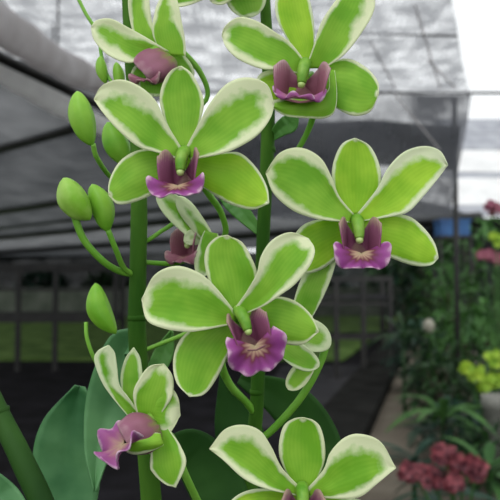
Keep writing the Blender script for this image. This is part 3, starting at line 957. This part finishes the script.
# ---- left plant ----
SL = .285
left = thing('orchid_plant', (at(150, 500, SL).x - .01, SL + .02, 0.0),
             'tall orchid plant on the left stem with green cream-edged flowers, several buds and broad leaves', 'orchid')
mainstem(left, [(124, -60, .30), (127, 0, .298), (130, 60, .296), (136, 130, .292), (139, 200, .288), (138, 270, .286), (137, 330, .286), (142, 400, .287), (148, 460, .288), (152, 520, .290)],
         [2.0, 2.2, 2.4, 2.7, 3.4, 3.5, 3.7, 3.9, 4.1, 4.3], [(139, 222, .288, 3.5), (137, 318, .286, 3.75), (142, 404, .287, 4.0)])

# F1 top-left
f = flower(left, [(133, 130, .292), (170, 122, .300), (206, 100, .302), (200, 72, .298), (178, 50, .292), (166, 52, .287)], [1.0, 1.0, 1.1, 1.3, 1.8, 2.4], 'flower seen from below, uppermost on the left stem')
Y1 = .280
tepal('sepal', f, (60, 0, .34), [(255,150),(220,110),(203,40),(203,-20),(235,-60)], [(300,140),(275,80),(264,20),(260,-30),(235,-60)], Y1, (0, 1, 2), (4, 7, 5), 'petal', cup=1)
tepal('petal', f, (60, 0, .34), [(320,150),(250,108),(200,80),(150,55),(108,60),(92,80)], [(280,165),(215,184),(180,180),(135,157),(100,118),(92,80)], Y1 - .002, (0, 3, 2), (8, 9, 7), 'petal', cup=1.5)
tepal('petal', f, (60, 0, .34), [(300,160),(272,100),(278,40),(292,0),(320,-40)], [(370,165),(368,120),(357,60),(345,0),(320,-40)], Y1 - .001, (0, 2, 1), (3, 8, 6), 'petal', cup=1)
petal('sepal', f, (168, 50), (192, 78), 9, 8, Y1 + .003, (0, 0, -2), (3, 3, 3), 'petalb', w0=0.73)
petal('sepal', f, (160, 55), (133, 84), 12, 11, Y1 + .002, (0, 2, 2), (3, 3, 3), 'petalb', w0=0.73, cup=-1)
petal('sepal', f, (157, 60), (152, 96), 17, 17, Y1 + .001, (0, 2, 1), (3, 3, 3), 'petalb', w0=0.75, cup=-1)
lip(f, (156, 50), Y1 - .002, .9, yaw=-28, pitch=15, roll=6, tilt=30, wall='liphood', mid='lippink', midw=.7, midh=.4, hood=(154, 66, 22, 18, 8, 215))

# F2 upper-left
f = flower(left, [(139, 262, .288), (180, 262, .294), (222, 240, .290), (222, 215, .282), (206, 190, .272), (190, 160, .262), (185, 151, .257)], [1.0, 1.1, 1.2, 1.3, 1.4, 1.8, 2.6], 'large open flower below the uppermost flower of the left stem')
Y2 = .252
tepal('sepal', f, (80, 50, .42), [(238,232),(205,175),(190,125),(195,85),(215,50),(240,38)], [(262,232),(282,180),(295,130),(285,90),(265,55),(240,38)], Y2 + .001, (0, 1, 2), (3.5, 3.5, 4), 'petal', fold=.8)
tepal('petal', f, (80, 50, .42), [(245,238),(205,172),(180,120),(140,85),(95,70),(52,85),(33,118)], [(238,262),(180,243),(138,230),(90,190),(55,150),(33,118)], Y2, (0, 4, 2), (15, 7, 8), 'petal', cup=1.2)
tepal('petal', f, (80, 50, .42), [(250,235),(285,170),(310,125),(350,80),(398,65),(445,82),(462,130)], [(262,262),(325,250),(370,235),(420,205),(452,165),(462,130)], Y2, (0, 4, 1), (15, 9, 12), 'petal', cup=1.2)
tepal('sepal', f, (80, 50, .42), [(245,248),(180,238),(135,240),(95,265),(70,310),(68,345)], [(245,290),(200,322),(170,345),(130,362),(90,367),(68,345)], Y2 + .002, (0, 1, 4), (3, 3.5, 4), 'petal', cup=-1)
tepal('sepal', f, (80, 50, .42), [(252,245),(330,246),(380,245),(420,280),(445,325),(450,365)], [(252,285),(285,320),(320,345),(360,368),(410,380),(450,365)], Y2 + .002, (0, 1, 2), (3, 3, 4), 'petaly', cup=-1)
lip(f, (184, 152), Y2 - .001, 1.02, yaw=-12, pitch=4, roll=-2, tilt=36, midh=.9, midw=.84)

# F6 lower left, in profile
f = flower(left, [(150, 500, .289), (205, 520, .283), (197, 500, .276), (184, 472, .268), (172, 440, .264), (158, 432, .262)], [1.5, 1.5, 1.5, 1.5, 1.8, 2.6], 'flower in profile facing left above the broad leaves')
Y6 = .258
tepal('petal', f, (60, 320, .36), [(195,275),(145,215),(115,170),(95,112),(105,85),(135,70)], [(225,262),(190,215),(165,180),(158,130),(152,92),(135,70)], Y6 + .002, (0, 2, 4), (4, 8, 7), 'petalb', cup=1.5)
tepal('sepal', f, (60, 320, .36), [(185,250),(168,170),(180,110),(205,76)], [(225,245),(230,180),(224,110),(205,76)], Y6 + .004, (0, 0, 0), (3, 4, 6), 'petalb')
tepal('petal', f, (60, 320, .36), [(215,268),(203,205),(222,160),(250,128),(290,122)], [(275,268),(310,215),(314,160),(290,122)], Y6 - .001, (0, 1, 0), (6, 6, 8), 'petal', cup=1)
tepal('petal', f, (60, 320, .36), [(235,225),(300,188),(328,215),(334,265)], [(240,270),(275,312),(305,314),(334,265)], Y6, (0, 2, 0), (5, 8, 12), 'petal')
tepal('sepal', f, (60, 320, .36), [(265,290),(250,395),(258,425),(290,455),(322,465)], [(300,300),(335,350),(350,400),(322,465)], Y6 - .002, (0, 3, 3), (3, 5, 4), 'petal', cup=1)
petal('sepal', f, (128, 416), (162, 452), 8, 14, Y6 + .001, (2, 3, 1), (3, 3, 3), 'petalb', tm=.5, w0=0.73, cup=-2)
lip(f, (150, 420), Y6 - .004, 1.05, yaw=-62, pitch=4, roll=0, tilt=30, wall='liphood', mid='lippale', midw=1.05, midh=1.2, ruff=2.2, hood=(138, 434, 23, 21, 8, 205), midc=(124, 444, Y6 - .008))
petal('sepal', f, (162, 440), (126, 450), 8, 11, Y6 - .010, (0, 2, 0), (3, 3, 3), 'petal', tm=.5, w0=.6, cup=-2)

# F8 half-hidden, behind F2/F5
f = flower(left, [(140, 244, .288), (150, 239, .289), (165, 229, .290), (182, 222, .290), (205, 238, .292)], [.9, .9, .9, 1.2, 2.0], 'half-hidden pale flower seen from behind under the large upper-left flower')
Y8 = .288
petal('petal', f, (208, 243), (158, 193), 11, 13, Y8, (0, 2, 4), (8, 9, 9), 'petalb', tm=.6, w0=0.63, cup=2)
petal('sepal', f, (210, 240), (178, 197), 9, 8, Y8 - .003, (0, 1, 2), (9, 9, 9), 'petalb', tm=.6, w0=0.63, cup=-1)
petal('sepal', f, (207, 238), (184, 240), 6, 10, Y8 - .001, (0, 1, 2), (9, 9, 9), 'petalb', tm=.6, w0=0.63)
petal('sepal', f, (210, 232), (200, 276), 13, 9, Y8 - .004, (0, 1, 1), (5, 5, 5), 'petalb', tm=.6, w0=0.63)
lip(f, (193, 228), Y8 + .006, .9, yaw=-35, pitch=10, tilt=35, wall='lippink', mid='lippink', midw=.8, midh=.6)

# buds
budshape(left, (92, 146), (77, 91), .268, 13, 'bud', 2, [(93, 144, .268), (97, 158, .272), (112, 178, .285), (134, 186, .290)], 1.0, 'upper left bud beside the large flower', spur=.3)
budshape(left, (90, 220), (63, 178), .262, 15, 'budp', 3, [(73, 212, .262), (84, 240, .266), (104, 262, .272), (122, 272, .282), (137, 274, .286)], 1.4, 'pale-tipped bud, left of the pair', spur=.4)
budshape(left, (108, 232), (92, 184), .268, 12, 'bud', -3, [(108, 230, .268), (116, 250, .272), (124, 268, .280), (136, 276, .286)], 1.1, 'narrow bud, right of the pair', spur=.2)
budshape(left, (116, 334), (95, 283), .266, 12, 'bud', 6, [(86, 322, .266), (87, 338, .266), (94, 358, .268), (108, 382, .274), (124, 402, .282), (141, 412, .287)], .8, 'lone bud with a pointed spur beside the left stem', spur=.2)
budshape(left, (132, 168), (107, 122), .300, 13, 'bud', 2, [(130, 165, .300), (136, 178, .296), (138, 190, .290)], 1.0, 'bud half hidden behind the large upper-left flower')
budshape(left, (106, 84), (100, 56), .300, 6, 'bud', 1, [(75, -8, .302), (86, 14, .302), (98, 34, .302), (102, 58, .301), (110, 80, .300), (128, 96, .296)], .8, 'small bud under the uppermost left flower')
budshape(left, (121, 92), (116, 62), .300, 6, 'bud', -1, [(121, 90, .300), (126, 100, .298), (132, 106, .296)], .8, 'second small bud under the uppermost left flower')
# side pedicel strand
link('pedicel', tube([at(140, 352, .286), at(160, 344, .288), at(180, 336, .290), at(196, 328, .292)], .0009, 8, 5), M['pedicel'], left)

# leaves
leaf(left, [(148, 560), (70, 540), (66, 480), (72, 430), (80, 386)], [.30, .315, .32, .32, .318], [10, 26, 34, 32, 5], 'leafb', 3, 'broad blue-green leaf at the lower left')
leaf(left, [(140, 352), (125, 346), (112, 400), (98, 450), (95, 492)], [.290, .296, .300, .296, .29], [5, 18, 26, 14, 1], 'leafb', 2, 'drooping blue-green leaf behind the profile flower')
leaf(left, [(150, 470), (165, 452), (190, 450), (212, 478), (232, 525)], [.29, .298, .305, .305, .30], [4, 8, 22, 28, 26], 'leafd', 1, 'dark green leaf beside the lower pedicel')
leaf(left, [(143, 400), (155, 372), (165, 350), (172, 330)], [.289, .300, .305, .305], [3, 9, 9, 1], 'leafl', 1, 'narrow green leaf beside the left stem')

# ---- right plant ----
right = thing('orchid_plant', (at(255, 500, .29).x, .325, 0.0), 'tall orchid plant on the central stem with green cream-edged flowers facing the camera', 'orchid')
mainstem(right, [(262, -60, .312), (265, 0, .31), (268, 60, .308), (268, 120, .306), (267, 160, .304), (263, 240, .302), (260, 320, .302), (257, 400, .302), (252, 460, .304), (250, 520, .306)],
         [2.0, 2.4, 2.7, 3.1, 3.0, 2.9, 2.9, 3.0, 3.1, 3.3], [(268, 150, .305, 3.25), (257, 392, .302, 3.1)])

# F9 cut off by the top of the frame
f = flower(right, [(266, 10, .31), (258, -8, .306), (248, -24, .30), (238, -34, .295)], [1.0, 1.1, 1.4, 2.2], 'flower almost wholly above the top edge')
Y9 = .290
petal('sepal', f, (240, -32), (172, 4), 11, 12, Y9, (0, 1, 1), (4, 3, 4), 'petal', tm=.5, w0=0.63)
petal('sepal', f, (240, -34), (252, 17), 20, 22, Y9 + .004, (0, 0, -1), (4, 4, 4), 'petalb', tm=.5, w0=0.63)
petal('petal', f, (235, -36), (165, -60), 17, 17, Y9, (0, 2, 1), (7, 7, 7), 'petal', tm=.6, w0=0.43)
petal('petal', f, (243, -36), (310, -64), 17, 17, Y9, (0, 2, 1), (7, 7, 7), 'petal', tm=.6, w0=0.43)
petal('sepal', f, (239, -36), (238, -110), 19, 19, Y9, (0, 1, 1), (4, 4, 4), 'petal', tm=.55, w0=0.53)
petal('sepal', f, (240, -34), (212, 2), 15, 15, Y9 + .002, (0, 1, 1), (4, 4, 4), 'petal', tm=.55, w0=0.63)
lip(f, (238, -40), Y9 - .001, .9, pitch=-10, tilt=20, midh=.6)

# F3 upper right
f = flower(right, [(268, 175, .305), (284, 166, .306), (300, 146, .303), (312, 120, .298), (314, 96, .290), (308, 74, .284)], [1.1, 1.1, 1.2, 1.4, 1.8, 2.5], 'flower with a dusky lip at the top right')
Y3 = .278
tepal('sepal', f, (210, 0, .36), [(255,175),(215,110),(185,50),(185,-10),(228,-70)], [(285,170),(290,110),(287,50),(272,-10),(228,-70)], Y3 + .001, (0, 1, 1), (3, 3, 4), 'petaly', fold=.8)
tepal('petal', f, (210, 0, .36), [(275,185),(225,120),(180,88),(130,58),(80,47),(42,72),(33,100)], [(250,205),(190,195),(140,190),(80,165),(45,132),(33,100)], Y3, (0, 4, 2), (7, 7, 6), 'petal', cup=1.2)
tepal('petal', f, (210, 0, .36), [(265,190),(290,120),(310,60),(350,0),(400,-60)], [(320,190),(375,150),(422,90),(455,30),(452,-20),(400,-60)], Y3, (0, 4, 2), (4, 11, 9), 'petal', cup=1.2)
tepal('sepal', f, (210, 0, .36), [(300,190),(375,163),(430,185),(465,225),(468,262)], [(310,270),(355,303),(400,322),(445,310),(468,262)], Y3 + .001, (0, 2, 2), (4, 3.5, 4), 'petal', cup=-1)
tepal('sepal', f, (210, 0, .36), [(270,200),(210,200),(165,195),(135,210),(126,240)], [(290,290),(200,290),(155,272),(126,240)], Y3 + .001, (1, 2, 2), (5, 3, 5), 'petaly')
tepal('sepal', f, (210, 0, .36), [(330,195),(328,250),(295,266),(240,268),(190,275),(160,290)], [(346,195),(353,262),(345,312),(315,329),(270,328),(210,322),(160,290)], Y3 - .002, (2, 4, 3), (3, 2.5, 4), 'petal', cup=-2)
lip(f, (305, 64), Y3 - .003, 1.1, yaw=-12, pitch=12, roll=6, tilt=0, wall='lippink', mid='lippale', midh=.35, midw=.8, wallh=1.0, wallw=1.35)

# F4 right
f = flower(right, [(262, 362, .302), (276, 340, .306), (292, 312, .304), (318, 280, .298), (340, 250, .292), (356, 222, .286)], [1.2, 1.3, 1.6, 1.9, 2.2, 2.8], 'large open flower on the right, its lip broad and purple')
Y4 = .280
tepal('sepal', f, (260, 130, .4), [(225,210),(195,172),(180,120),(185,75),(205,35),(238,20)], [(255,210),(285,175),(302,130),(298,85),(275,40),(238,20)], Y4 + .001, (0, 1, 2), (3.5, 3.5, 4), 'petaly', fold=.8)
tepal('petal', f, (260, 130, .4), [(235,210),(198,165),(178,115),(150,68),(100,44),(48,58),(14,108)], [(225,232),(160,225),(125,218),(80,200),(35,160),(14,108)], Y4, (0, 4, 2), (9, 7, 8), 'petal', cup=1.2)
tepal('petal', f, (260, 130, .4), [(242,210),(290,150),(320,95),(360,55),(410,40),(450,52),(470,88)], [(258,228),(325,217),(370,205),(405,170),(440,128),(470,88)], Y4, (0, 4, 1), (11, 6, 5), 'petaly', cup=1.2)
tepal('sepal', f, (260, 130, .4), [(240,220),(160,222),(105,240),(75,290),(90,345)], [(240,270),(200,310),(160,345),(120,358),(90,345)], Y4 + .004, (0, 0, 2), (4, 3, 4), 'petaly', cup=-1)
tepal('sepal', f, (260, 130, .4), [(245,222),(315,212),(370,215),(410,245),(438,285),(446,320)], [(245,255),(295,302),(340,325),(390,340),(428,338),(446,320)], Y4 + .001, (0, 2, 2), (4, 4, 4), 'petaly', cup=-1)
lip(f, (357, 220), Y4 - .001, 1.1, yaw=0, pitch=0, roll=0, tilt=50, midh=.95, midw=.84)

# F5 centre
f = flower(right, [(256, 415, .302), (246, 402, .298), (230, 385, .288), (221, 360, .276), (228, 330, .264), (240, 314, .256)], [1.6, 1.6, 1.6, 1.7, 2.0, 2.6], 'central open flower with a ruffled purple lip')
Y5 = .250
tepal('sepal', f, (130, 210, .42), [(238,240),(195,185),(178,130),(182,90),(205,65),(232,60)], [(268,230),(295,185),(302,150),(290,115),(268,78),(232,60)], Y5 + .001, (0, 1, 2), (3.5, 4, 4), 'petal', fold=.8)
tepal('petal', f, (130, 210, .42), [(255,248),(205,185),(165,150),(110,133),(58,155),(28,212)], [(245,272),(170,287),(130,290),(80,282),(40,262),(28,212)], Y5, (0, 4, 2), (13, 7, 9), 'petal', cup=1.2)
tepal('petal', f, (130, 210, .42), [(245,240),(280,190),(302,150),(312,110),(338,72),(382,53),(425,68)], [(268,250),(320,228),(355,205),(395,175),(430,130),(440,95),(425,68)], Y5 - .001, (0, 5, 0), (10, 6, 9), 'petal', cup=1)
tepal('sepal', f, (130, 210, .42), [(240,250),(170,270),(122,305),(103,355),(110,410),(142,445)], [(258,275),(232,345),(208,398),(178,438),(142,445)], Y5 + .002, (0, 1, 3), (3.5, 3.5, 4), 'petal', cup=-1)
tepal('sepal', f, (130, 210, .42), [(262,240),(335,208),(388,214),(430,248),(450,290)], [(262,265),(322,302),(360,317),(410,320),(450,290)], Y5 + .002, (0, 2, 2), (3, 4, 4), 'petal', cup=-1)
lip(f, (239, 311), Y5 - .001, .98, yaw=18, pitch=-4, roll=-12, tilt=80, midh=1.15, midw=.92, wallh=.95)

# F10 behind F5, seen from the side
f = flower(right, [(257, 440, .303), (270, 432, .302), (296, 404, .300), (314, 376, .298), (325, 348, .297), (321, 330, .297), (304, 322, .296)], [1.5, 1.6, 1.6, 1.6, 1.6, 1.7, 2.4], 'flower seen from behind at the right of the central flower')
Y10 = .288
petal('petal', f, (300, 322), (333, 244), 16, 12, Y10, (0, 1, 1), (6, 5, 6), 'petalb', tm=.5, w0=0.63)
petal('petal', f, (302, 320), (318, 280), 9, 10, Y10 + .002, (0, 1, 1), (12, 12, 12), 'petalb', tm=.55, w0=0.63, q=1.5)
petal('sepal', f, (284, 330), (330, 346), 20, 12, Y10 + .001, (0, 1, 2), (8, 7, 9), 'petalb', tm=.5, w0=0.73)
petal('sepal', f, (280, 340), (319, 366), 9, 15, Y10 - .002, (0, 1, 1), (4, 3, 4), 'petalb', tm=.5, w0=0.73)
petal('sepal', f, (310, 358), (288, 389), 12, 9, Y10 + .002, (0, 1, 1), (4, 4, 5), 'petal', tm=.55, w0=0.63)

# F7 bottom
f = flower(right, [(250, 520, .306), (262, 545, .300), (290, 540, .285), (302, 505, .268), (303, 490, .262)], [1.5, 1.5, 1.5, 1.8, 2.5], 'flower cut off by the bottom edge')
Y7 = .256
tepal('sepal', f, (200, 340, .4), [(245,380),(205,310),(197,265),(208,217),(232,198),(258,194)], [(275,380),(308,315),(313,270),(302,220),(282,200),(258,194)], Y7 + .001, (0, 1, 2), (4, 4, 4), 'petal', fold=.8)
tepal('petal', f, (200, 340, .4), [(260,378),(205,320),(180,270),(150,227),(105,212),(60,225),(23,272)], [(245,390),(165,372),(110,347),(60,302),(23,272)], Y7, (0, 4, 2), (12, 7, 7), 'petal', cup=1.2)
tepal('petal', f, (200, 340, .4), [(262,378),(308,325),(325,282),(360,245),(400,235),(452,255),(490,320)], [(275,392),(345,397),(400,392),(440,362),(490,320)], Y7, (0, 4, 2), (14, 8, 12), 'petal', cup=1.2)
tepal('sepal', f, (200, 340, .4), [(250,385),(160,372),(110,380),(75,405),(60,440)], [(260,420),(200,450),(120,460),(60,440)], Y7 + .002, (0, 1, 2), (3, 4, 4), 'petaly')
tepal('sepal', f, (200, 340, .4), [(270,385),(350,392),(405,402),(435,440),(430,470)], [(262,420),(300,455),(360,480),(430,470)], Y7 + .002, (0, 1, 2), (4, 3, 4), 'petaly')
lip(f, (302, 488), Y7 - .001, 1.02, tilt=45)

# dark leaves of the right plant
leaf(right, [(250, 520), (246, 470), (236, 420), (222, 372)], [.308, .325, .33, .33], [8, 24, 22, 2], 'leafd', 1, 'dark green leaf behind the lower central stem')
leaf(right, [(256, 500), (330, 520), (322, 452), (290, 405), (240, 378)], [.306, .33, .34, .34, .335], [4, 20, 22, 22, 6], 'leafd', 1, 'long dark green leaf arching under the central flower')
leaf(right, [(268, 140), (282, 128), (290, 122), (296, 108)], [.306, .302, .303, .304], [3, 8, 9, 2], 'leafl', 1, 'small pale bract leaf below the top right flower')
leaf(right, [(263, 236), (240, 210), (228, 196), (214, 180)], [.303, .306, .308, .308], [3, 9, 9, 1], 'leafl', 1, 'small green bract behind the upper-left flower')

# ---- third plant: a bare cane crossing the lower left corner ----
P3 = Vector((at(60, 520, .24).x + .28, .22, 0))
third = thing('orchid_plant', P3, 'bare dark green orchid cane leaning across the bottom left corner', 'orchid')
mainstem(third, [(-60, 290, .25), (-25, 360, .245), (0, 415, .24), (22, 460, .236), (48, 520, .234)], [2.6, 3.0, 3.4, 3.8, 4.0], [(-2, 410, .2402, 3.7)], 'cane')
leaf(third, [(40, 560), (20, 530), (4, 500), (-14, 470)], [.235, .27, .28, .28], [6, 16, 18, 6], 'leafb', 1, 'pale blue-green leaf in the bottom left corner')

for o in bpy.data.objects:
    if '_w' in o: del o['_w']
